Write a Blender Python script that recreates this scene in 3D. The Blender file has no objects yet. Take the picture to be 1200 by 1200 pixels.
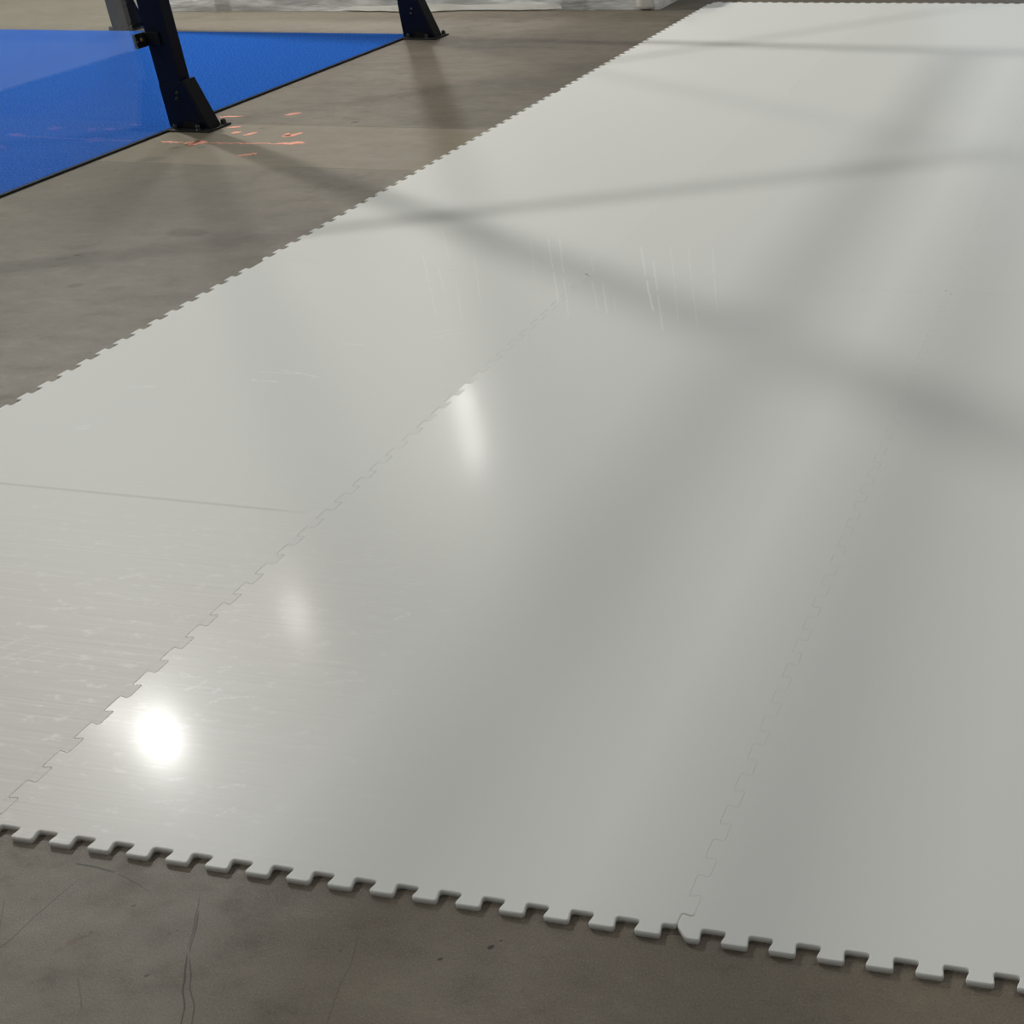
import bpy, bmesh, math, random
from mathutils import Matrix, Vector
random.seed(7)
sc = bpy.context.scene
COL = sc.collection

# ------------------------------------------------------------------ helpers
def lin(c):
    return tuple(((v/255)/12.92 if v/255 <= .04045 else ((v/255+.055)/1.055)**2.4) for v in c)

def link(o, parent=None):
    COL.objects.link(o)
    if parent is not None:
        o.parent = parent
    return o

def tag(o, label=None, cat=None, group=None, kind=None):
    if label: o['label'] = label
    if cat: o['category'] = cat
    if group: o['group'] = group
    if kind: o['kind'] = kind
    return o

def empty(name, loc=(0, 0, 0), rz=0.0):
    o = bpy.data.objects.new(name, None)
    o.location = loc
    o.rotation_euler = (0, 0, rz)
    return link(o)

def mesh_obj(name, bm, mat, parent=None, smooth=False):
    me = bpy.data.meshes.new(name)
    bm.normal_update()
    bm.to_mesh(me); bm.free()
    for m in (mat if isinstance(mat, (list, tuple)) else [mat]):
        me.materials.append(m)
    if smooth:
        for f in me.polygons: f.use_smooth = True
    return link(bpy.data.objects.new(name, me), parent)

def box(bm, x0, x1, y0, y1, z0, z1, bev=0.0):
    r = bmesh.ops.create_cube(bm, size=1.0)
    for v in r['verts']:
        v.co = Vector((x0 + (v.co.x+.5)*(x1-x0), y0 + (v.co.y+.5)*(y1-y0), z0 + (v.co.z+.5)*(z1-z0)))
    if bev:
        es = list({e for v in r['verts'] for e in v.link_edges})
        bmesh.ops.bevel(bm, geom=es, offset=bev, segments=2, profile=.6, affect='EDGES')
    return bm

def prism_xz(bm, pts, y0, y1, bev=0.0):
    a = [bm.verts.new((x, y0, z)) for x, z in pts]
    b = [bm.verts.new((x, y1, z)) for x, z in pts]
    n = len(pts)
    fs = [bm.faces.new(a), bm.faces.new(b[::-1])]
    for i in range(n):
        fs.append(bm.faces.new((a[i], b[i], b[(i+1) % n], a[(i+1) % n])))
    bmesh.ops.recalc_face_normals(bm, faces=fs)
    if bev:
        es = list({e for f in fs for e in f.edges})
        bmesh.ops.bevel(bm, geom=es, offset=bev, segments=2, profile=.6, affect='EDGES')
    return bm

def lathe(bm, prof, n=20, mat=Matrix()):
    rings = []
    for r, z in prof:
        if r < 1e-6:
            rings.append([bm.verts.new(mat @ Vector((0, 0, z)))])
        else:
            rings.append([bm.verts.new(mat @ Vector((r*math.cos(2*math.pi*i/n), r*math.sin(2*math.pi*i/n), z))) for i in range(n)])
    for A, B in zip(rings, rings[1:]):
        for i in range(n):
            j = (i+1) % n
            if len(A) == 1 and len(B) == 1: continue
            if len(A) == 1: bm.faces.new((A[0], B[j], B[i]))
            elif len(B) == 1: bm.faces.new((A[i], A[j], B[0]))
            else: bm.faces.new((A[i], A[j], B[j], B[i]))
    bmesh.ops.recalc_face_normals(bm, faces=bm.faces)
    return bm

# ------------------------------------------------------------------ node helper
class NT:
    def __init__(s, name):
        s.m = bpy.data.materials.new(name); s.m.use_nodes = True; s.m.cycles.emission_sampling = 'FRONT'
        s.t = s.m.node_tree; s.t.nodes.clear()
        s.out = s.t.nodes.new('ShaderNodeOutputMaterial')
    def n(s, typ, ins=None, **kw):
        nd = s.t.nodes.new(typ)
        for k, v in kw.items(): setattr(nd, k, v)
        for k, v in (ins or {}).items(): s.put(nd.inputs[k], v)
        return nd
    def put(s, sock, v):
        if hasattr(v, 'is_output') or isinstance(v, bpy.types.NodeSocket): s.t.links.new(v, sock)
        elif isinstance(v, bpy.types.Node): s.t.links.new(v.outputs[0], sock)
        else:
            if sock.type == 'RGBA' and len(v) == 3: v = (*v, 1)
            sock.default_value = v
    def math(s, op, a, b=None, c=None, clamp=False):
        nd = s.n('ShaderNodeMath', operation=op, use_clamp=clamp)
        for i, v in enumerate((a, b, c)):
            if v is not None: s.put(nd.inputs[i], v)
        return nd.outputs[0]
    def mix(s, fac, a, b, blend='MIX'):
        nd = s.n('ShaderNodeMix', data_type='RGBA', blend_type=blend)
        s.put(nd.inputs[0], fac); s.put(nd.inputs[6], a); s.put(nd.inputs[7], b)
        return nd.outputs[2]
    def pos(s): return s.n('ShaderNodeNewGeometry').outputs['Position']
    def scale(s, vec, sc_, rot=(0, 0, 0), loc=(0, 0, 0)):
        return s.n('ShaderNodeMapping', {'Vector': vec, 'Scale': sc_, 'Rotation': rot, 'Location': loc}).outputs[0]
    def noise(s, vec, scale=5.0, detail=3.0, rough=.5):
        return s.n('ShaderNodeTexNoise', {'Vector': vec, 'Scale': scale, 'Detail': detail, 'Roughness': rough}).outputs[0]
    def ramp(s, v, a, b):
        if a > b: return s.math('SUBTRACT', 1.0, s.ramp(v, b, a))
        return s.n('ShaderNodeMapRange', {0: v, 1: a, 2: b, 3: 0.0, 4: 1.0}, clamp=True, interpolation_type='SMOOTHSTEP').outputs[0]
    def bsdf(s, **kw):
        b = s.n('ShaderNodeBsdfPrincipled')
        for k, v in kw.items(): s.put(b.inputs[k.replace('_', ' ')], v)
        s.t.links.new(b.outputs[0], s.out.inputs[0]); return b
    def segment(s, xy, a, b, w, soft=.5):
        """1 inside a hand-drawn mark running from a to b, width w; 0 outside"""
        ax, ay = a; bx, by = b; L = math.hypot(bx-ax, by-ay); ang = math.atan2(by-ay, bx-ax)
        q = s.n('ShaderNodeMapping', {'Vector': xy, 'Location': (ax, ay, 0), 'Rotation': (0, 0, ang)}, vector_type='TEXTURE').outputs[0]
        sp = s.n('ShaderNodeSeparateXYZ', {0: q})
        d = s.math('ABSOLUTE', sp.outputs[1])
        e = s.math('ABSOLUTE', s.math('SUBTRACT', sp.outputs[0], L/2))
        m1 = s.ramp(d, w, w*soft)
        m2 = s.ramp(e, L/2, L/2*.75)
        return s.math('MULTIPLY', m1, m2)
    def blob(s, xy, c, r, ang=0.0):
        q = s.n('ShaderNodeMapping', {'Vector': xy, 'Location': (c[0], c[1], 0), 'Rotation': (0, 0, ang), 'Scale': (r[0], r[1], 1)}, vector_type='TEXTURE').outputs[0]
        sp = s.n('ShaderNodeSeparateXYZ', {0: q})
        d = s.math('ADD', s.math('MULTIPLY', sp.outputs[0], sp.outputs[0]), s.math('MULTIPLY', sp.outputs[1], sp.outputs[1]))
        return s.ramp(d, 1.0, .3)
    def flat(s):
        sp = s.n('ShaderNodeSeparateXYZ', {0: s.pos()})
        return s.n('ShaderNodeCombineXYZ', {0: sp.outputs[0], 1: sp.outputs[1], 2: 0.0}).outputs[0], sp

def simple(name, rgb, rough=.5, **kw):
    t = NT(name); t.bsdf(Base_Color=rgb, Roughness=rough, **kw); return t.m

# ------------------------------------------------------------------ materials
def concrete():
    t = NT('concrete'); xy, sp = t.flat(); X, Y = sp.outputs[0], sp.outputs[1]
    big = t.noise(t.scale(xy, (1.0, 1.6, 1), rot=(0, 0, .25)), 1.1, 6, .6)
    mid = t.noise(t.scale(xy, (4, 7, 1), rot=(0, 0, -.18)), 1.5, 9, .72)
    fine = t.noise(xy, 330, 2, .7); mott = t.noise(t.scale(xy, (1, 1.3, 1), rot=(0, 0, .5)), 22, 8, .75)
    grain = t.noise(xy, 700, 1, .5)
    c = t.mix(t.ramp(big, .32, .68), lin((112, 104, 93)), lin((134, 127, 114)))
    c = t.mix(t.math('MULTIPLY', t.ramp(mid, .50, .68), .52), c, lin((90, 84, 74)))
    c = t.mix(t.math('MULTIPLY', t.ramp(mid, .47, .30), .40), c, lin((152, 147, 130)))
    # slab poured between two joints is paler, the ones either side darker
    strip = t.math('MULTIPLY', t.ramp(t.math('SUBTRACT', Y, t.math('MULTIPLY', X, .012)), 3.405, 3.43), t.ramp(t.math('SUBTRACT', Y, t.math('MULTIPLY', X, .012)), 4.065, 4.045))
    c = t.mix(t.math('MULTIPLY', strip, .75), c, lin((154, 147, 128)))
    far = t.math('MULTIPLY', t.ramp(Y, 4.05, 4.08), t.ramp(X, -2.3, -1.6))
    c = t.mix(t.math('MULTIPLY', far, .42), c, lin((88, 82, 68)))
    # light dust near the court edge
    dust = t.math('MULTIPLY', t.ramp(t.noise(t.scale(xy, (2, 5, 1), rot=(0, 0, .3)), 2.2, 7, .7), .55, .72), t.ramp(X, -1.9, -2.7))
    c = t.mix(t.math('MULTIPLY', dust, .5), c, lin((168, 163, 146)))
    bk = t.math('MULTIPLY', t.ramp(Y, 5.9, 6.3), t.ramp(X, -2.4, -3.4))
    c = t.mix(t.math('MULTIPLY', bk, .45), c, lin((170, 167, 152)))
    c = t.mix(t.math('MULTIPLY', t.ramp(fine, .5, .75), .5), c, lin((158, 154, 142)))
    c = t.mix(t.math('MULTIPLY', t.ramp(fine, .5, .25), .45), c, lin((78, 73, 64)))
    c = t.mix(t.math('MULTIPLY', t.ramp(mott, .54, .70), .22), c, lin((150, 145, 132)))
    c = t.mix(t.math('MULTIPLY', t.ramp(mott, .46, .30), .25), c, lin((82, 76, 67)))
    c = t.mix(t.math('MULTIPLY', t.ramp(grain, .66, .74), .35), c, lin((178, 174, 162)))
    # joints (saw cuts)
    for y0 in (3.425, 4.055):
        d = t.math('ABSOLUTE', t.math('SUBTRACT', t.math('SUBTRACT', Y, t.math('MULTIPLY', X, .012)), y0))
        c = t.mix(t.math('MULTIPLY', t.ramp(d, .006, .002), .55), c, lin((58, 54, 46)))
    wob = t.n('ShaderNodeTexNoise', {'Vector': xy, 'Scale': 9.0, 'Detail': 2.0}).outputs['Color']
    xw = t.n('ShaderNodeVectorMath', {0: xy, 1: t.n('ShaderNodeVectorMath', {0: wob, 1: (.02, .02, 0)}, operation='MULTIPLY').outputs[0]}, operation='ADD').outputs[0]
    off = .010
    def seg(a, b, w, amt, col):
        nonlocal c
        a = (a[0]+off, a[1]+off); b = (b[0]+off, b[1]+off)
        c = t.mix(t.math('MULTIPLY', t.segment(xw, a, b, w), amt), c, lin(col))
    dk = (48, 44, 38)
    seg((.510, -.275), (.428, -.154), .0016, .75, dk); seg((.428, -.154), (.375, -.060), .0013, .65, dk)
    seg((.528, -.272), (.436, -.160), .0013, .6, dk); seg((.436, -.160), (.392, -.085), .0016, .7, dk)
    seg((.140, -.240), (.168, -.060), .0012, .6, dk)
    seg((.135, -.040), (.215, -.050), .0022, .8, (40, 36, 31)); seg((.215, -.050), (.300, -.070), .0014, .5, dk)
    seg((.080, -.120), (.118, -.170), .0012, .45, dk)
    seg((.705, -.245), (.660, -.080), .0013, .3, dk)
    seg((.700, -.085), (.770, -.150), .0010, .5, (128, 122, 108))
    seg((.350, -.270), (.300, -.215), .0012, .4, dk)
    # specks and small stains
    for cx, cy, r, am, col in [(.863, -.075, .004, .9, (38, 34, 29)), (.872, -.064, .002, .8, (38, 34, 29)), (.800, -.107, .0032, .85, (40, 36, 31)),
                               (.650, -.120, .003, .35, (60, 55, 47)), (.246, -.171, .007, .4, (112, 82, 44)), (.255, -.160, .005, .4, (112, 82, 44)), (.238, -.185, .006, .3, (104, 80, 48)), (.262, -.150, .0025, .5, (60, 50, 38)), (.376, -.128, .002, .6, (48, 44, 38)), (.384, -.122, .0016, .6, (48, 44, 38)),
                               (.40, -.20, .003, .6, (45, 41, 36)), (.29, -.10, .003, .5, (45, 41, 36)), (-2.62, 3.62, .02, .45, (62, 57, 50)),
                               (-2.50, 3.64, .014, .6, (52, 48, 42)), (-2.02, 4.10, .016, .8, (52, 47, 40)), (-2.05, 4.55, .014, .6, (56, 51, 44)),
                               (-2.17, 3.56, .018, .7, (62, 56, 46)), (-2.42, 3.96, .012, .7, (60, 54, 44)), (-2.60, 3.45, .05, .35, (78, 72, 62)),
                               (-1.20, .30, .004, .5, (50, 46, 40)), (-1.78, 2.10, .02, .5, (66, 60, 51)), (-2.0, 2.35, .010, .7, (52, 47, 40)), (.24, -.225, .012, .4, (140, 134, 120)),
                               (-1.80, 5.75, .02, .5, (76, 66, 52)), (-1.99, 6.3, .02, .5, (76, 66, 52))]:
        c = t.mix(t.math('MULTIPLY', t.blob(xw, (cx+off, cy+off), (r*1.5, r), .5), am), c, lin(col))
    c = t.mix(t.math('MULTIPLY', t.blob(xw, (-1.75, 2.62), (.10, .055), -.1), .55), c, lin((70, 62, 52)))
    c = t.mix(t.math('MULTIPLY', t.blob(xw, (-1.62, 2.10), (.05, .03), .5), .25), c, lin((70, 62, 52)))
    c = t.mix(t.math('MULTIPLY', t.blob(xw, (-1.35, 4.95), (.5, .18), .2), .30), c, lin((72, 68, 58)))
    bump = t.n('ShaderNodeBump', {'Height': t.math('ADD', t.math('MULTIPLY', fine, .5), t.math('MULTIPLY', grain, .6)), 'Strength': .18, 'Distance': .002})
    ro = t.n('ShaderNodeMapRange', {0: mid, 1: .3, 2: .7, 3: .40, 4: .58}).outputs[0]
    c = t.mix(1.0, c, (FLOOR_K, FLOOR_K*.943, FLOOR_K*.878), 'MULTIPLY')
    t.bsdf(Base_Color=c, Roughness=ro, Normal=bump, Specular_IOR_Level=.45)
    return t.m
FLOOR_K = .79

def panel_plastic(name, rough, tint, worn_look, streaks=None, coat=.055):
    """white polyethylene sheet; worn_look adds cross-wise machining lines, scuffs and drag marks"""
    t = NT(name); xy, sp = t.flat(); X, Y = sp.outputs[0], sp.outputs[1]
    lines = t.noise(t.scale(xy, (1.2, 90, 1)), 2.0, 4, .6)
    h = t.math('ADD', t.math('MULTIPLY', lines, .00012), t.math('MULTIPLY', t.noise(xy, 1.6, 1, .5), .0010))
    bump = t.n('ShaderNodeBump', {'Height': h, 'Strength': .6, 'Distance': 1.0})
    c = tint
    if worn_look:
        worn = t.math('MULTIPLY', t.ramp(X, .75, -.25), t.ramp(Y, 1.25, .2))
        c = t.mix(t.math('MULTIPLY', worn, .55), c, lin((219, 211, 205)))
        blot = t.noise(t.scale(xy, (6, 16, 1), rot=(0, 0, .25)), 3.0, 6, .7)
        c = t.mix(t.math('MULTIPLY', t.ramp(lines, .50, .72), t.math('MULTIPLY', worn, .30)), c, lin((250, 249, 246)))
        c = t.mix(t.math('MULTIPLY', t.ramp(lines, .48, .30), t.math('MULTIPLY', worn, .30)), c, lin((202, 197, 191)))
        c = t.mix(t.math('MULTIPLY', t.ramp(blot, .55, .66), t.math('MULTIPLY', worn, .55)), c, lin((252, 251, 248)))
        wob = t.n('ShaderNodeTexNoise', {'Vector': xy, 'Scale': 14.0, 'Detail': 3.0}).outputs['Color']
        xw = t.n('ShaderNodeVectorMath', {0: xy, 1: t.n('ShaderNodeVectorMath', {0: wob, 1: (.02, .02, 0)}, operation='MULTIPLY').outputs[0]}, operation='ADD').outputs[0]
        brk = t.ramp(t.noise(xy, 120, 3, .7), .38, .62)
        xs = t.n('ShaderNodeVectorMath', {0: xy, 1: t.n('ShaderNodeVectorMath', {0: wob, 1: (.008, .0, 0)}, operation='MULTIPLY').outputs[0]}, operation='ADD').outputs[0]
        xs = t.scale(xs, (1, 1, 1), loc=(-.004, 0, 0))
        o = .010
        for a, b, w, am in MARKS[worn_look]:
            c = t.mix(t.math('MULTIPLY', t.math('MULTIPLY', brk, t.segment(xw, (a[0]+o, a[1]+o), (b[0]+o, b[1]+o), w)), am*.75), c, (.97, .97, .96))
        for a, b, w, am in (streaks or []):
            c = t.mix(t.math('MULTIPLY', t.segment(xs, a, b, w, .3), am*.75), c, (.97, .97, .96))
        if worn_look == 'left':
            c = t.mix(t.math('MULTIPLY', t.segment(xy, (-1.3, .937), (-.08, .925), .006), .30), c, lin((172, 169, 162)))
    t.bsdf(Base_Color=c, Roughness=rough, Normal=bump, Specular_IOR_Level=SPEC, Coat_Weight=coat, Coat_Roughness=.12)
    return t.m
SPEC = .07
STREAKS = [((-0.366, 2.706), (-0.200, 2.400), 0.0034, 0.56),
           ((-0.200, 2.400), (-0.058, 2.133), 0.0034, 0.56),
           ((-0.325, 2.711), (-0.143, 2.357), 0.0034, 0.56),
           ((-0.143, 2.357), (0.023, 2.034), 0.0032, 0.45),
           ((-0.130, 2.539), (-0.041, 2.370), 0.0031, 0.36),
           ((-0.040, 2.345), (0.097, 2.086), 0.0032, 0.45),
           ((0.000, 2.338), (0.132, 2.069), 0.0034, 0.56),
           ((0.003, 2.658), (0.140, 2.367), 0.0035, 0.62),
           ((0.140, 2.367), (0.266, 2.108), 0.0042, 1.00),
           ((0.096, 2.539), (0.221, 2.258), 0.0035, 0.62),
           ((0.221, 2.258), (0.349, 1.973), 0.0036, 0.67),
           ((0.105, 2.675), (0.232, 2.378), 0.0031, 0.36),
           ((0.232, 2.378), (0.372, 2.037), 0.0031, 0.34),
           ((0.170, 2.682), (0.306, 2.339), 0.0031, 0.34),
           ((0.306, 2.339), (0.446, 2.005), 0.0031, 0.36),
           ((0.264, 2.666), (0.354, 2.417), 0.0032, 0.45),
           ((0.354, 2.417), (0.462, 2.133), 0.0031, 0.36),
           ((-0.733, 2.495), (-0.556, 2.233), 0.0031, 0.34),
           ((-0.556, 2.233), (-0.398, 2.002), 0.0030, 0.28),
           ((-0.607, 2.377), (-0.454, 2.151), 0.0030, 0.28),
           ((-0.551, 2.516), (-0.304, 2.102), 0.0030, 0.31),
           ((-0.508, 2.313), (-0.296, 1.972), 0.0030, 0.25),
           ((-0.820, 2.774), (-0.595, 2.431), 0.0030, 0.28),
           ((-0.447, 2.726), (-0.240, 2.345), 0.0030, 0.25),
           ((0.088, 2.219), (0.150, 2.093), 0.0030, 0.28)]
MARKS = {'left': [((-.727, 1.573), (-.545, 1.581), .004, .7), ((-.704, 1.522), (-.60, 1.523), .005, .9), ((-.66, 1.60), (-.50, 1.56), .004, .8),
                  ((-1.02, 1.43), (-.93, 1.455), .005, .8), ((-.98, 1.20), (-.94, 1.22), .02, .35), ((-.58, 1.77), (-.50, 1.78), .006, .5),
                  ((-.36, .63), (-.32, .66), .007, .7), ((-.38, .58), (-.30, .58), .005, .5), ((-.42, .52), (-.36, .53), .007, .6), ((-.44, .60), (-.41, .61), .006, .5),
                  ((-.50, .31), (-.38, .44), .006, .45), ((-.46, .30), (-.33, .43), .005, .4), ((-.42, .29), (-.30, .41), .005, .4), ((-.53, .34), (-.47, .41), .006, .5),
                  ((-.35, 1.88), (-.26, 1.93), .004, .5), ((-.33, 1.85), (-.24, 1.90), .004, .5)],
         'none': [],
         'mid': [((.03, .34), (.06, .37), .006, .8), ((.085, .345), (.10, .355), .008, .9), ((.11, .33), (.19, .35), .004, .7), ((.10, .31), (.13, .345), .003, .6),
                 ((.14, .12), (.20, .145), .004, .5), ((.16, .08), (.24, .10), .003, .5), ((.26, .13), (.31, .15), .004, .6), ((.30, .07), (.32, .10), .003, .6),
                 ((.22, .06), (.26, .10), .003, .4), ((.30, .60), (.33, .62), .008, .5), ((.28, .40), (.36, .42), .004, .4)]}

def turf_mat():
    t = NT('blue_turf'); xy, sp = t.flat()
    f = t.noise(xy, 110, 3, .7); g = t.noise(xy, 60, 3, .6)
    c = t.mix(t.ramp(f, .40, .60), lin((17, 69, 150)), lin((38, 103, 194)))
    c = t.mix(t.math('MULTIPLY', t.ramp(g, .45, .7), .35), c, lin((22, 76, 160)))
    c = t.mix(t.math('MULTIPLY', t.ramp(t.noise(xy, 330, 1, .5), .74, .78), .7), c, lin((190, 205, 225)))
    bump = t.n('ShaderNodeBump', {'Height': f, 'Strength': .5, 'Distance': .003})
    t.bsdf(Base_Color=c, Roughness=.85, Normal=bump, Specular_IOR_Level=.05)
    return t.m

def glass_mat():
    t = NT('clear_glass')
    bf = t.n('ShaderNodeNewGeometry').outputs['Backfacing']
    ior = t.n('ShaderNodeMapRange', {0: bf, 1: 0.0, 2: 1.0, 3: 1.5, 4: 1/1.5}).outputs[0]
    fr = t.n('ShaderNodeFresnel', {'IOR': ior})
    tr = t.n('ShaderNodeBsdfTransparent', {'Color': (.985, .996, .99)})
    gl = t.n('ShaderNodeBsdfGlossy', {'Color': (1, 1, 1), 'Roughness': 0.0})
    mx = t.n('ShaderNodeMixShader', {0: fr.outputs[0], 1: tr.outputs[0], 2: gl.outputs[0]})
    t.t.links.new(mx.outputs[0], t.out.inputs[0]); return t.m

def film_mat():
    t = NT('wrinkled_film'); xy = t.pos()
    n1 = t.noise(t.scale(xy, (2.0, 2.0, 9)), 1.6, 3, .5)
    n2 = t.noise(t.scale(xy, (2, 2, 8), rot=(.3, .2, .6)), 4.0, 4, .6)
    c = t.mix(t.ramp(n1, .35, .68), lin((188, 189, 186)), lin((240, 240, 236)))
    bump = t.n('ShaderNodeBump', {'Height': t.math('ADD', n1, n2), 'Strength': .5, 'Distance': .02})
    t.bsdf(Base_Color=c, Roughness=.22, Normal=bump, Specular_IOR_Level=.6)
    return t.m

def emit(name, rgb, s):
    t = NT(name); e = t.n('ShaderNodeEmission', {'Color': rgb, 'Strength': s}); t.t.links.new(e.outputs[0], t.out.inputs[0]); return t.m

M_conc = concrete()
M_navy = simple('navy_powder_coat', lin((5, 9, 27)), .45, Specular_IOR_Level=.18)
M_blackmetal = simple('black_metal', lin((15, 15, 16)), .5, Specular_IOR_Level=.2)
M_plate = simple('dark_base_plate', lin((32, 33, 33)), .5, Specular_IOR_Level=.3)
M_nut = simple('black_cap_nut', lin((16, 16, 17)), .3)
M_brass = simple('brass_bolt', lin((150, 128, 96)), .35, Metallic=.8)
M_edge = simple('black_turf_edge', lin((14, 16, 24)), .7)
M_glass = glass_mat()
M_turf = turf_mat()
M_film = film_mat()
M_white_film = simple('white_film', lin((225, 222, 213)), .45)
M_paint = simple('orange_spray_paint', lin((250, 172, 148)), .7)
M_steel = simple('grey_steel', lin((120, 122, 124)), .5, Metallic=.3)
M_wall = simple('pale_cladding', lin((150, 152, 150)), .7)
M_lens = emit('floodlight_lens', (1.0, .99, .965), 2300.0)
M_lens_near = emit('near_floodlight_lens', (1.0, .99, .965), 2000.0)
M_lens_far = emit('far_floodlight_lens', (1.0, .965, .90), 210.0)
M_fill = emit('fill_lamp_lens', (.97, 1.0, .98), 40.0)  # for the fill lamps added right of the panels
M_lens_small = emit('small_floodlight_lens', (1.0, .93, .82), 430.0)
M_day = emit('daylight_opening', (.74, .86, 1.0), .85)

# ------------------------------------------------------------------ floor
T = .010                                              # panel thickness
bm = bmesh.new()
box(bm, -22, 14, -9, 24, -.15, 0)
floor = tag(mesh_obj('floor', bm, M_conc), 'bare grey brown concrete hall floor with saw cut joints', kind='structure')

def spray(points, w, seed):
    """thin irregular patch of sprayed paint lying on the concrete"""
    rnd = random.Random(seed); bm = bmesh.new(); L = []; Rr = []
    n = len(points)
    for i, (x, y) in enumerate(points):
        a = points[max(i-1, 0)]; b = points[min(i+1, n-1)]
        d = Vector((b[0]-a[0], b[1]-a[1])).normalized(); nn = Vector((-d.y, d.x))
        ww = w[i] * (.75 + .5*rnd.random())
        L.append(bm.verts.new((x+nn.x*ww, y+nn.y*ww, .0008))); Rr.append(bm.verts.new((x-nn.x*ww, y-nn.y*ww, .0008)))
    for i in range(n-1):
        bm.faces.new((L[i], Rr[i], Rr[i+1], L[i+1]))
    bmesh.ops.recalc_face_normals(bm, faces=bm.faces)
    for f in bm.faces:
        if f.normal.z < 0: f.normal_flip()
    return mesh_obj('paint_mark', bm, M_paint, floor)
def line(a, b, n, wf, seed):
    rnd = random.Random(seed)
    P = [(a[0]+(b[0]-a[0])*i/n + rnd.uniform(-.006, .006), a[1]+(b[1]-a[1])*i/n + rnd.uniform(-.008, .008)) for i in range(n+1)]
    spray(P, [wf(i/n) for i in range(n+1)], seed)
line((-2.76, 3.705), (-2.64, 3.705), 8, lambda s: .010*math.sin(math.pi*(.1+.85*s)), 1)
line((-2.625, 3.700), (-2.525, 3.704), 10, lambda s: .006+.030*math.sin(math.pi*s), 2)
line((-2.52, 3.706), (-2.20, 3.722), 18, lambda s: .006*math.sin(math.pi*(.1+.8*s))+.001, 3)
line((-2.19, 3.722), (-2.045, 3.752), 10, lambda s: .004+.020*math.sin(math.pi*s)*(.5+s*.5), 4)
line((-2.60, 3.945), (-2.545, 3.975), 5, lambda s: .012*math.sin(math.pi*(.15+.7*s)), 5)
line((-2.515, 3.865), (-2.475, 3.885), 5, lambda s: .018*math.sin(math.pi*(.15+.7*s)), 6)
line((-2.43, 3.845), (-2.385, 3.89), 5, lambda s: .016*math.sin(math.pi*(.15+.7*s)), 7)
line((-2.225, 3.83), (-2.165, 3.90), 6, lambda s: .020*math.sin(math.pi*(.15+.7*s)), 8)
line((-2.235, 3.89), (-2.20, 3.85), 5, lambda s: .014*math.sin(math.pi*(.15+.7*s)), 9)
line((-2.235, 3.535), (-2.165, 3.57), 6, lambda s: .013*math.sin(math.pi*(.15+.7*s)), 10)
line((-2.46, 4.19), (-2.40, 4.24), 6, lambda s: .018*math.sin(math.pi*(.15+.7*s)), 11)
line((-2.78, 4.13), (-2.655, 4.15), 8, lambda s: .010*math.sin(math.pi*(.1+.85*s)), 12)

# ------------------------------------------------------------------ jigsaw panels
P = .0711; D = .275
TILE_L = 33.55
NECK = [-17.69, -.80, 16.06, 32.9]                     # neck line of each column's left edge
YOFF = [-.08, 0, 0, 0]
def arcpts(a, b, c, r=.085, n=4):
    """round the corner b between a and c"""
    A, B, C = Vector(a), Vector(b), Vector(c)
    u, v = (A-B), (C-B); lu, lv = u.length, v.length
    if lu < 1e-6 or lv < 1e-6: return [b]
    u.normalize(); v.normalize()
    r = min(r, .45*lu, .45*lv)
    p0, p1 = B+u*r, B+v*r
    return [tuple((1-s)**2*p0 + 2*s*(1-s)*B + s*s*p1) for s in [i/n for i in range(n+1)]]
def front(c, r):
    """front profile of panel (c, r) from its corner chamfer to the next column's chamfer"""
    nx, ny = NECK[c], r*TILE_L + YOFF[c]; nx2 = NECK[c+1]
    tx2 = nx2 - D
    pts = [(nx, ny-D), (nx+.31, ny-D), (nx+.25, ny)]
    k = 0
    while True:
        a = nx + .80 + k
        if a + .46 > tx2 - .1: break
        pts += [(a, ny), (a-.07, ny-D), (a+.53, ny-D), (a+.46, ny)]
        k += 1
    pts += [(tx2, ny)]
    return pts
def left(c, r):
    """left profile of panel (c, r) going up from its chamfer to the next row"""
    nx, ny = NECK[c], r*TILE_L + YOFF[c]; ty2 = ny + TILE_L - D
    pts = [(nx-D, ny), (nx-D, ny+.31), (nx, ny+.25)]
    k = 0
    while True:
        a = ny + .80 + k
        if a + .46 > ty2 - .1: break
        pts += [(nx, a), (nx-D, a-.07), (nx-D, a+.53), (nx, a+.46)]
        k += 1
    pts += [(nx, ty2)]
    return pts
def outline(c, r):
    pts = front(c, r) + left(c+1, r) + front(c, r+1)[::-1] + left(c, r)[::-1]
    q = []
    for p in pts:
        if not q or math.dist(p, q[-1]) > 1e-4: q.append(p)
    if math.dist(q[0], q[-1]) < 1e-4: q.pop()
    out = []; n = len(q)
    for i in range(n):
        a, b, d = q[i-1], q[i], q[(i+1) % n]
        cr = (b[0]-a[0])*(d[1]-b[1]) - (b[1]-a[1])*(d[0]-b[0])
        if abs(cr) < 1e-5: continue
        out += arcpts(a, b, d)
    return [(x*P, y*P) for x, y in out]
def offset(poly, d):
    res = []; n = len(poly)
    for i in range(n):
        a, b, c = Vector(poly[i-1]), Vector(poly[i]), Vector(poly[(i+1) % n])
        e1, e2 = (b-a), (c-b)
        if e1.length < 1e-9: e1 = e2
        if e2.length < 1e-9: e2 = e1
        e1.normalize(); e2.normalize()
        n1, n2 = Vector((-e1.y, e1.x)), Vector((-e2.y, e2.x))
        m = n1+n2
        dd = d[i] if isinstance(d, list) else d
        k = dd / max(.3, m.length*m.length/2) if m.length > 1e-6 else dd
        res.append((b.x+m.x*k, b.y+m.y*k))
    return res
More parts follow.
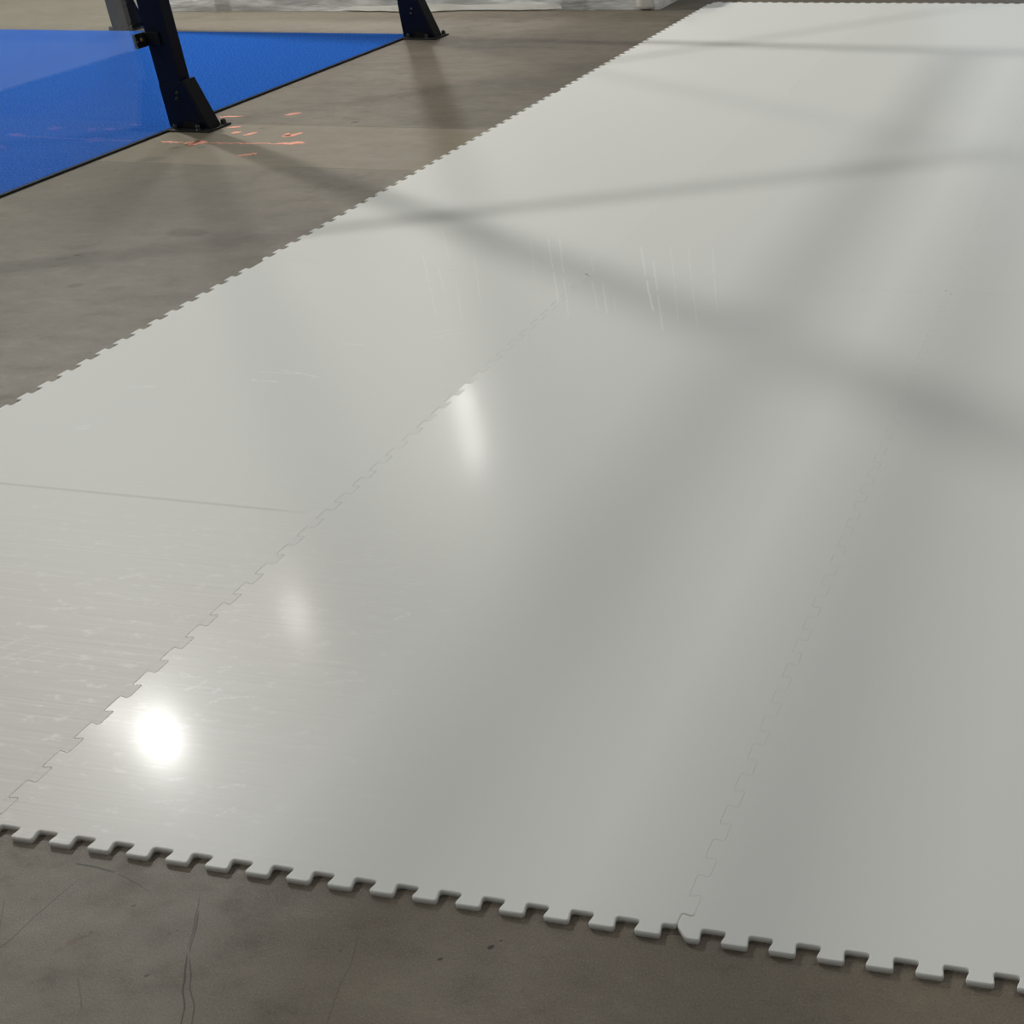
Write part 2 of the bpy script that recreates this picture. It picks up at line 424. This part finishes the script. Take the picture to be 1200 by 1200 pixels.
def make_panel(c, r, mat, tilt, label):
    o0 = outline(c, r)
    g = offset(o0, [.00035 if (c <= 1 and r == 0 and abs(x-(NECK[1]-.14)*P) < .25*P) else .00010 for x, y in o0])
    rim = []
    for x, y in g:
        outer = (r == 0 and y < .30*P) or (c == 0 and x < (NECK[0]+.2)*P) or (r == 2 and y > (3*TILE_L-.5)*P)
        rim.append(.0026 if outer else .0014 if (r == 2 and abs(x-(NECK[1]-.14)*P) < .25*P) else .0005)
    rings = [(g, [0.0]*len(g)), (g, [T-q for q in rim]), (offset(g, [q*.12 for q in rim]), [T-q*.5 for q in rim]),
             (offset(g, [q*.35 for q in rim]), [T-q*.15 for q in rim]), (offset(g, [q*.8 for q in rim]), [T]*len(g))]
    bm = bmesh.new(); vs = []
    cx = sum(p[0] for p in g)/len(g); cy = sum(p[1] for p in g)/len(g)
    for poly, z in rings:
        vs.append([bm.verts.new((x-cx, y-cy, zz)) for (x, y), zz in zip(poly, z)])
    n = len(g)
    for A, B in zip(vs, vs[1:]):
        for i in range(n):
            j = (i+1) % n
            f = bm.faces.new((A[i], A[j], B[j], B[i])); f.smooth = True
    bm.faces.new(vs[-1]); bm.faces.new(vs[0][::-1])
    ob = mesh_obj('interlocking_floor_panel', bm, mat)
    for i, f in enumerate(ob.data.polygons): f.use_smooth = False if len(f.vertices) > 4 else True
    ob.location = (cx, cy, .0003)
    ob.rotation_euler = tilt
    tag(ob, label, 'floor panel', 'interlocking white plastic floor panels')
    return ob
W1 = lin((228, 228, 223))
M_clean = panel_plastic('white_plastic', .30, W1, None)
M_clean_left = panel_plastic('white_plastic', .33, W1, None, None, .02)
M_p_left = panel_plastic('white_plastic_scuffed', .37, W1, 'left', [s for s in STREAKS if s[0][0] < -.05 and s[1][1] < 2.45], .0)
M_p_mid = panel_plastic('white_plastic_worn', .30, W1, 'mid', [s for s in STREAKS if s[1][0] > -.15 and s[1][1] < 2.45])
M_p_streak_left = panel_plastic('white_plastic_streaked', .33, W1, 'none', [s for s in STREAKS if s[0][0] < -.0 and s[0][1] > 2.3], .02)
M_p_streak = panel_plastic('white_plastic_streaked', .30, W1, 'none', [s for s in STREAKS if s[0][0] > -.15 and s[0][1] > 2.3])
lab = {(0, 0): 'scuffed white jigsaw panel at the front left, cross-wise scratches near its left toothed edge',
       (1, 0): 'front white jigsaw panel carrying the lamp glare, its toothed edge on the brown concrete',
       (2, 0): 'clean white jigsaw panel at the front right beside the chamfered corner tooth',
       (0, 1): 'white jigsaw panel halfway along the left toothed edge, opposite the nearer dark post',
       (1, 1): 'middle white jigsaw panel crossed by soft post shadows',
       (2, 1): 'white jigsaw panel halfway along the right side of the photo',
       (0, 2): 'farthest left white jigsaw panel, its corner nearest the plastic wrapped bundle',
       (1, 2): 'farthest middle white jigsaw panel with a dotted pale seam down its left side',
       (2, 2): 'farthest right white jigsaw panel at the upper right corner of the photo'}
TILT = {(0, 0): (.0, .0, 0), (1, 0): (0, 0, 0)}
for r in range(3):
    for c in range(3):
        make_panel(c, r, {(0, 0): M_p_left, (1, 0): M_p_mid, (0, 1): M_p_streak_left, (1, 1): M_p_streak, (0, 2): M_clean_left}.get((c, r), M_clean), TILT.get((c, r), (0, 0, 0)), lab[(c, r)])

# ------------------------------------------------------------------ blue turf
TE = -2.850
turf = empty('artificial_turf', (TE, 6.02, 0))
bm = bmesh.new(); box(bm, -9.5, -.006, -9.5, 0, .001, .012)
mesh_obj('turf_carpet', bm, M_turf, turf)
bm = bmesh.new(); box(bm, -.006, .006, -9.5, .0, .0005, .011, .002)
tag(mesh_obj('edge_strip', bm, M_edge, turf), 'black side edging')
bm = bmesh.new(); box(bm, -9.5, .006, 0, .006, .0005, .010)
mesh_obj('edge_strip', bm, M_edge, turf)
tag(turf, 'bright blue artificial turf with a thin black edge on the concrete', 'artificial turf')

# ------------------------------------------------------------------ court posts
def nut(bm, x, y, z, r=.0125):
    m = Matrix.Translation((x, y, z))
    lathe(bm, [(0, 0), (r*1.2, 0), (r*1.2, .002), (r*.95, .003), (r*.95, .008), (r*1.0, .012), (r*.9, .018), (r*.65, .023), (r*.3, .0255), (0, .026)], 18, m)
def make_post(loc, rz, label, height=4.0):
    root = empty('court_post', loc, rz)
    tag(root, label, 'steel post', 'dark posts along the blue court')
    bm = bmesh.new()
    box(bm, -.125, .120, -.0775, .0825, 0, .009, .0025)
    mesh_obj('base_plate', bm, M_plate, root)
    bm = bmesh.new(); box(bm, -.12, 0, -.0325, .0325, .010, height, .004)
    mesh_obj('post_tube', bm, M_navy, root)
    # sleeve: plates either side of the tube, sloped outer flange
    bm = bmesh.new()
    prism_xz(bm, [(-.1203, .0095), (.083, .0095), (.012, .232), (-.1203, .215)], -.0345, .0345, .002)
    sl = mesh_obj('foot_sleeve', bm, M_navy, root)
    bm = bmesh.new()
    prism_xz(bm, [(.085, .009), (.099, .009), (.022, .240), (.008, .236)], -.038, .038, .003)
    mesh_obj('sloped_flange', bm, M_blackmetal, sl)
    for x, z in ((-.040, .150), (-.030, .178)):
        bm = bmesh.new()
        lathe(bm, [(0, 0), (.010, 0), (.010, .002), (.0075, .003), (.0065, .007), (.003, .009), (0, .0095)], 16, Matrix.Translation((x, -.0342, z)) @ Matrix.Rotation(math.pi/2, 4, 'X'))
        mesh_obj('sleeve_bolt', bm, M_nut, sl)
    # dark wedge plate standing in for the shaded cutout at the sleeve foot
    bm = bmesh.new()
    prism_xz(bm, [(-.065, .010), (.062, .010), (.045, .034), (-.030, .040)], -.041, -.0342, .001)
    mesh_obj('recess_shade', bm, M_blackmetal, sl)
    for x, y in ((-.072, -.057), (.050, -.057), (.100, .056), (-.112, .056)):
        bm = bmesh.new(); nut(bm, x, y, .009); mesh_obj('cap_nut', bm, M_nut, root, True)
    return root
PX = -2.745
p_near = make_post((PX, 3.935, 0), 0, 'nearer dark navy post bolted beside orange paint marks at the turf edge')
p_corner = make_post((PX, 5.985, 0), 0, 'dark navy post at the far corner of the blue turf')
p_back = make_post((-4.98, 6.155, 0), math.pi/2, 'bluish grey post seen through the glass behind the blue turf')
p_side = make_post((PX, 1.895, 0), 0, 'dark navy court post next along the turf, out at the left of the photo', 2.955)
p_side2 = make_post((PX, -2.17, 0), 0, 'dark navy court post at the camera end of the turf, left of the photo', 2.955)

# glass clamp on the nearer post
cl = mesh_obj('glass_clamp', box(bmesh.new(), -.122, -.045, -.0425, -.0325, .402, .462, .002), M_blackmetal, p_near)
bm = bmesh.new(); box(bm, -.128, -.116, -.105, -.036, .396, .463, .004)
mesh_obj('clamp_jaw', bm, M_blackmetal, cl)
bm = bmesh.new()
lathe(bm, [(0, 0), (.009, 0), (.009, .002), (.006, .004), (.003, .005), (0, .005)], 14, Matrix.Translation((-.116, -.068, .432)) @ Matrix.Rotation(math.pi/2, 4, 'Y'))
lathe(bm, [(0, 0), (.004, 0), (.0035, .002), (0, .0025)], 12, Matrix.Translation((-.116, -.092, .428)) @ Matrix.Rotation(math.pi/2, 4, 'Y'))
tag(mesh_obj('clamp_bolt', bm, M_brass, cl), 'small brass coloured bolt')

# glass pane between the posts
bm = bmesh.new(); box(bm, -2.846, -2.834, 1.96, 3.862, .0125, 2.93)
# rails
tag(mesh_obj('glass_wall_pane', bm, M_glass), 'clear glass court wall pane in front of the blue turf, ending at the nearer post', 'glass pane')
def rail(z, y0, y1, label):
    bm = bmesh.new(); box(bm, PX-.09, PX-.03, y0, y1, z, z+.06, .004)
    tag(mesh_obj('court_rail', bm, M_navy), label, 'rail')
rail(2.955, -2.24, 3.898, 'lower dark navy court rail overhead, casting the long soft band on the panels')
rail(4.0115, 3.86, 6.06, 'upper dark navy rail across the tops of the two posts by the glass')
bm = bmesh.new(); box(bm, PX-.09, PX-.03, 3.972, 5.948, 2.955, 3.015, .004)
tag(mesh_obj('court_rail', bm, M_navy), 'dark navy crossbar overhead between the two posts at the turf edge', 'rail')

# ------------------------------------------------------------------ wrapped bundle behind the turf
def bundle():
    root = empty('wrapped_bundle', (-3.4, 6.95, 0))
    tag(root, 'long bundle wrapped in crinkled clear plastic film on the concrete behind the turf', 'wrapped bundle')
    import mathutils.noise as N
    bm = bmesh.new(); nx, ns = 180, 40; grid = []
    for i in range(nx+1):
        s = i/nx; x = -2.02 + s*(3.86)
        yb = -.235 + .20*min(1, max(0, (x+1.74)/3.5)) + .012*math.sin(x*3.1)
        hh = .52; dd = .55; row = []
        for j in range(ns+1):
            u = j/ns
            # superellipse section: front foot up over the top to the back foot
            a = math.pi*(1-u); cxx = math.cos(a); szz = math.sin(a)
            e = .45
            yy = yb + dd + dd*math.copysign(abs(cxx)**e, cxx)*1.0
            zz = hh*abs(szz)**e
            nrm = N.noise(Vector((x*2.2, yy*5, zz*9)))*.030 + N.noise(Vector((x*6, yy*6, zz*12+5)))*.006
            k = min(1, zz/.05)
            row.append(bm.verts.new((x, yy + nrm*(-1 if cxx < 0 else 1)*k, max(.001, zz + nrm*.6*k))))
        grid.append(row)
    for i in range(nx):
        for j in range(ns):
            bm.faces.new((grid[i][j], grid[i+1][j], grid[i+1][j+1], grid[i][j+1]))
    bm.faces.new(grid[0]); bm.faces.new(grid[-1][::-1])
    bmesh.ops.recalc_face_normals(bm, faces=bm.faces)
    mesh_obj('film_cover', bm, M_film, root, True)
    # loose white film lying out at the foot
    bm = bmesh.new(); n = 90; A = []; B = []; Cc = []
    for i in range(n+1):
        s = i/n; x = -.55 + s*1.75
        y_in = -.235 + .20*min(1, max(0, (x+1.74)/3.5)) + .03
        w = .02 + .075*math.exp(-((s-.42)/.13)**2) + .016*math.sin(9*s) + .012*N.noise(Vector((s*18, 0, 0)))
        w *= min(1, s*6)*min(1, (1-s)*5)+.05
        z = .012 + .022*abs(N.noise(Vector((s*11, 3, 0))))
        A.append(bm.verts.new((x, y_in, .05))); B.append(bm.verts.new((x, y_in-.03-w*.55, z+.012))); Cc.append(bm.verts.new((x, y_in-.03-w, .003+.3*z)))
    for i in range(n):
        bm.faces.new((A[i], A[i+1], B[i+1], B[i])); bm.faces.new((B[i], B[i+1], Cc[i+1], Cc[i]))
    bmesh.ops.solidify(bm, geom=bm.faces[:], thickness=.0025)
    bmesh.ops.recalc_face_normals(bm, faces=bm.faces)
    tag(mesh_obj('loose_film_skirt', bm, M_white_film, root, True), 'loose white film lying out at the foot')
    # rounded rolled end
    bm = bmesh.new()
    lathe(bm, [(0, .002), (.05, .002), (.068, .010), (.074, .03), (.076, .25), (.074, .50), (.06, .53), (0, .535)], 28, Matrix.Translation((1.745, -.005, 0)))
    tag(mesh_obj('rolled_film_end', bm, M_white_film, root, True), 'rounded pale rolled end')
bundle()

def lens_obj(sx, mat, parent):
    """lens block of a lamp: only its down-facing side gives off light"""
    bm = bmesh.new(); box(bm, -sx/2, sx/2, -sx/2, sx/2, -.008, .003)
    bm.normal_update()
    o = mesh_obj('lens', bm, [M_steel, mat], parent)
    for f in o.data.polygons:
        f.material_index = 1 if f.normal.z < -.5 else 0
    return o
# ------------------------------------------------------------------ hall: end wall and lamps
wall = tag(mesh_obj('wall_back', box(bmesh.new(), -22, 14, 19, 19.2, 0, 9), M_wall), 'pale clad hall end wall', kind='structure')
def wall_piece(name, x0, x1, z0, z1, mat, y=18.985):
    return mesh_obj(name, box(bmesh.new(), x0, x1, y, 18.999, z0, z1), mat, wall)
wall_piece('daylight_opening', -1.85, 4.5, .3, 5.2, M_day)

def lamp(heads, sx, mat, tilt, label):
    mx = sum(h[0] for h in heads)/len(heads); my = sum(h[1] for h in heads)/len(heads); z = heads[0][2]
    root = empty('court_floodlight', (mx, my, z))
    tag(root, label, 'floodlight', 'floodlights hung over the blue court')
    for hx, hy, hz in heads:
        head = mesh_obj('lamp_housing', box(bmesh.new(), -sx/2-.03, sx/2+.03, -sx/2-.03, sx/2+.03, 0.004, .09, .01), M_steel, root)
        head.location = (hx-mx, hy-my, hz-z); head.rotation_euler = (0, tilt, 0)
        lens_obj(sx, mat, head)
    if len(heads) > 1:
        bm = bmesh.new(); box(bm, min(h[0] for h in heads)-mx-.05, max(h[0] for h in heads)-mx+.05, min(h[1] for h in heads)-my-.03, max(h[1] for h in heads)-my+.03, .16, .20)
        mesh_obj('crossbar', bm, M_steel, root)
    mesh_obj('hanger', box(bmesh.new(), -.02, .02, -.02, .02, .08, 7.2-z), M_steel, root)
lamp([(-6.84, 6.25, 6.45)], .24, M_lens, -.55, 'floodlight whose glare is nearest the front edge of the panels')
lamp([(-7.50, -.45, 6.45)], .24, M_lens_near, -.55, 'floodlight over the camera end of the court')
lamp([(-6.50, 11.55, 6.45), (-7.35, 12.75, 6.45)], .42, M_lens_far, -.55, 'twin floodlight whose glare lies by the jigsaw seam in the middle of the panels')
for hx, hy in ((5.2, 4.2), (5.2, 8.8)):  # unseen fill lamps, added to even out brightness across the panels
    r_ = empty('fill_lamp', (hx, hy, 6.6))
    tag(r_, 'wide unseen fill lamp added over the right side of the panels, ' + ('nearer the camera' if hy < 6 else 'towards the end wall'), 'fill lamp', 'added fill lamps right of the panels')
    h_ = mesh_obj('lamp_housing', box(bmesh.new(), -.65, .65, -.65, .65, .004, .10, .01), M_steel, r_)
    lens_obj(1.2, M_fill, h_)
    mesh_obj('hanger', box(bmesh.new(), -.02, .02, -.02, .02, .10, .60), M_steel, r_)
bm = bmesh.new(); box(bm, 5.0, 5.4, -8.5, 19, 7.2, 7.4)
tag(mesh_obj('lighting_girder', bm, M_steel), 'grey girder overhead carrying the added fill lamps right of the panels', 'girder')
lamp([(-7.50, 6.42, 6.45)], .22, M_lens_small, -.55, 'small floodlight whose faint glare touches the jigsaw seam near the front edge')
lamp([(-6.66, 8.10, 6.45)], .30, M_lens_small, -.55, 'small floodlight making the thin glare between the two large ones')
bm = bmesh.new(); box(bm, -7.6, -6.6, -8.5, 19, 7.2, 7.4)
tag(mesh_obj('lighting_girder', bm, M_steel), 'grey girder overhead carrying the floodlights along the court', 'girder')

# ------------------------------------------------------------------ ambient light of the bright hall
w = bpy.data.worlds.new('hall_light'); sc.world = w; w.use_nodes = True
nt = w.node_tree; bg = nt.nodes['Background']
tc = nt.nodes.new('ShaderNodeTexCoord'); sx = nt.nodes.new('ShaderNodeSeparateXYZ')
mr = nt.nodes.new('ShaderNodeMapRange'); mr.interpolation_type = 'SMOOTHSTEP'
zz = nt.nodes.new('ShaderNodeMath'); zz.operation = 'ABSOLUTE'
lo = nt.nodes.new('ShaderNodeMath'); lo.operation = 'MULTIPLY_ADD'; lo.inputs[1].default_value = 1.3
nt.links.new(tc.outputs['Generated'], sx.inputs[0]); nt.links.new(sx.outputs[2], zz.inputs[0])
nt.links.new(zz.outputs[0], lo.inputs[0]); nt.links.new(sx.outputs[1], lo.inputs[2]); nt.links.new(lo.outputs[0], mr.inputs[0])
# glow added low behind the camera to brighten the front tooth sides
mr.inputs[1].default_value = -.85; mr.inputs[2].default_value = -.1; mr.inputs[3].default_value = .75; mr.inputs[4].default_value = .22
bg.inputs[0].default_value = (.985, 1.0, .985, 1); nt.links.new(mr.outputs[0], bg.inputs[1])

# ------------------------------------------------------------------ camera
R = [[0.9806827011865142, -0.05341279265147243, 0.18817149936877522], [0.1932440914426178, 0.413579187686364, -0.8897241014130193], [-0.030301166908871992, 0.9089000655153778, 0.4159116615221345]]
cam = bpy.data.cameras.new('camera'); co = bpy.data.objects.new('camera', cam); COL.objects.link(co)
M = Matrix([R[i] + [0] for i in range(3)] + [[0, 0, 0, 1]])
M.translation = (1.75202457, -1.23640119, 1.55621487 + T)
co.matrix_world = M
cam.sensor_width = 36.0; cam.lens = 1500.21/1200*36
cam.shift_x = (600-1059.46)/1200; cam.shift_y = (385.115-600)/1200
cam.clip_start = .05; cam.clip_end = 200
sc.camera = co

sc.view_settings.view_transform = 'Standard'; sc.view_settings.look = 'None'
sc.view_settings.gamma = 1.0; sc.view_settings.exposure = -0.55; sc.view_settings.use_curve_mapping = False
sc.cycles.max_bounces = 6; sc.cycles.transparent_max_bounces = 8
sc.cycles.caustics_reflective = False; sc.cycles.caustics_refractive = False
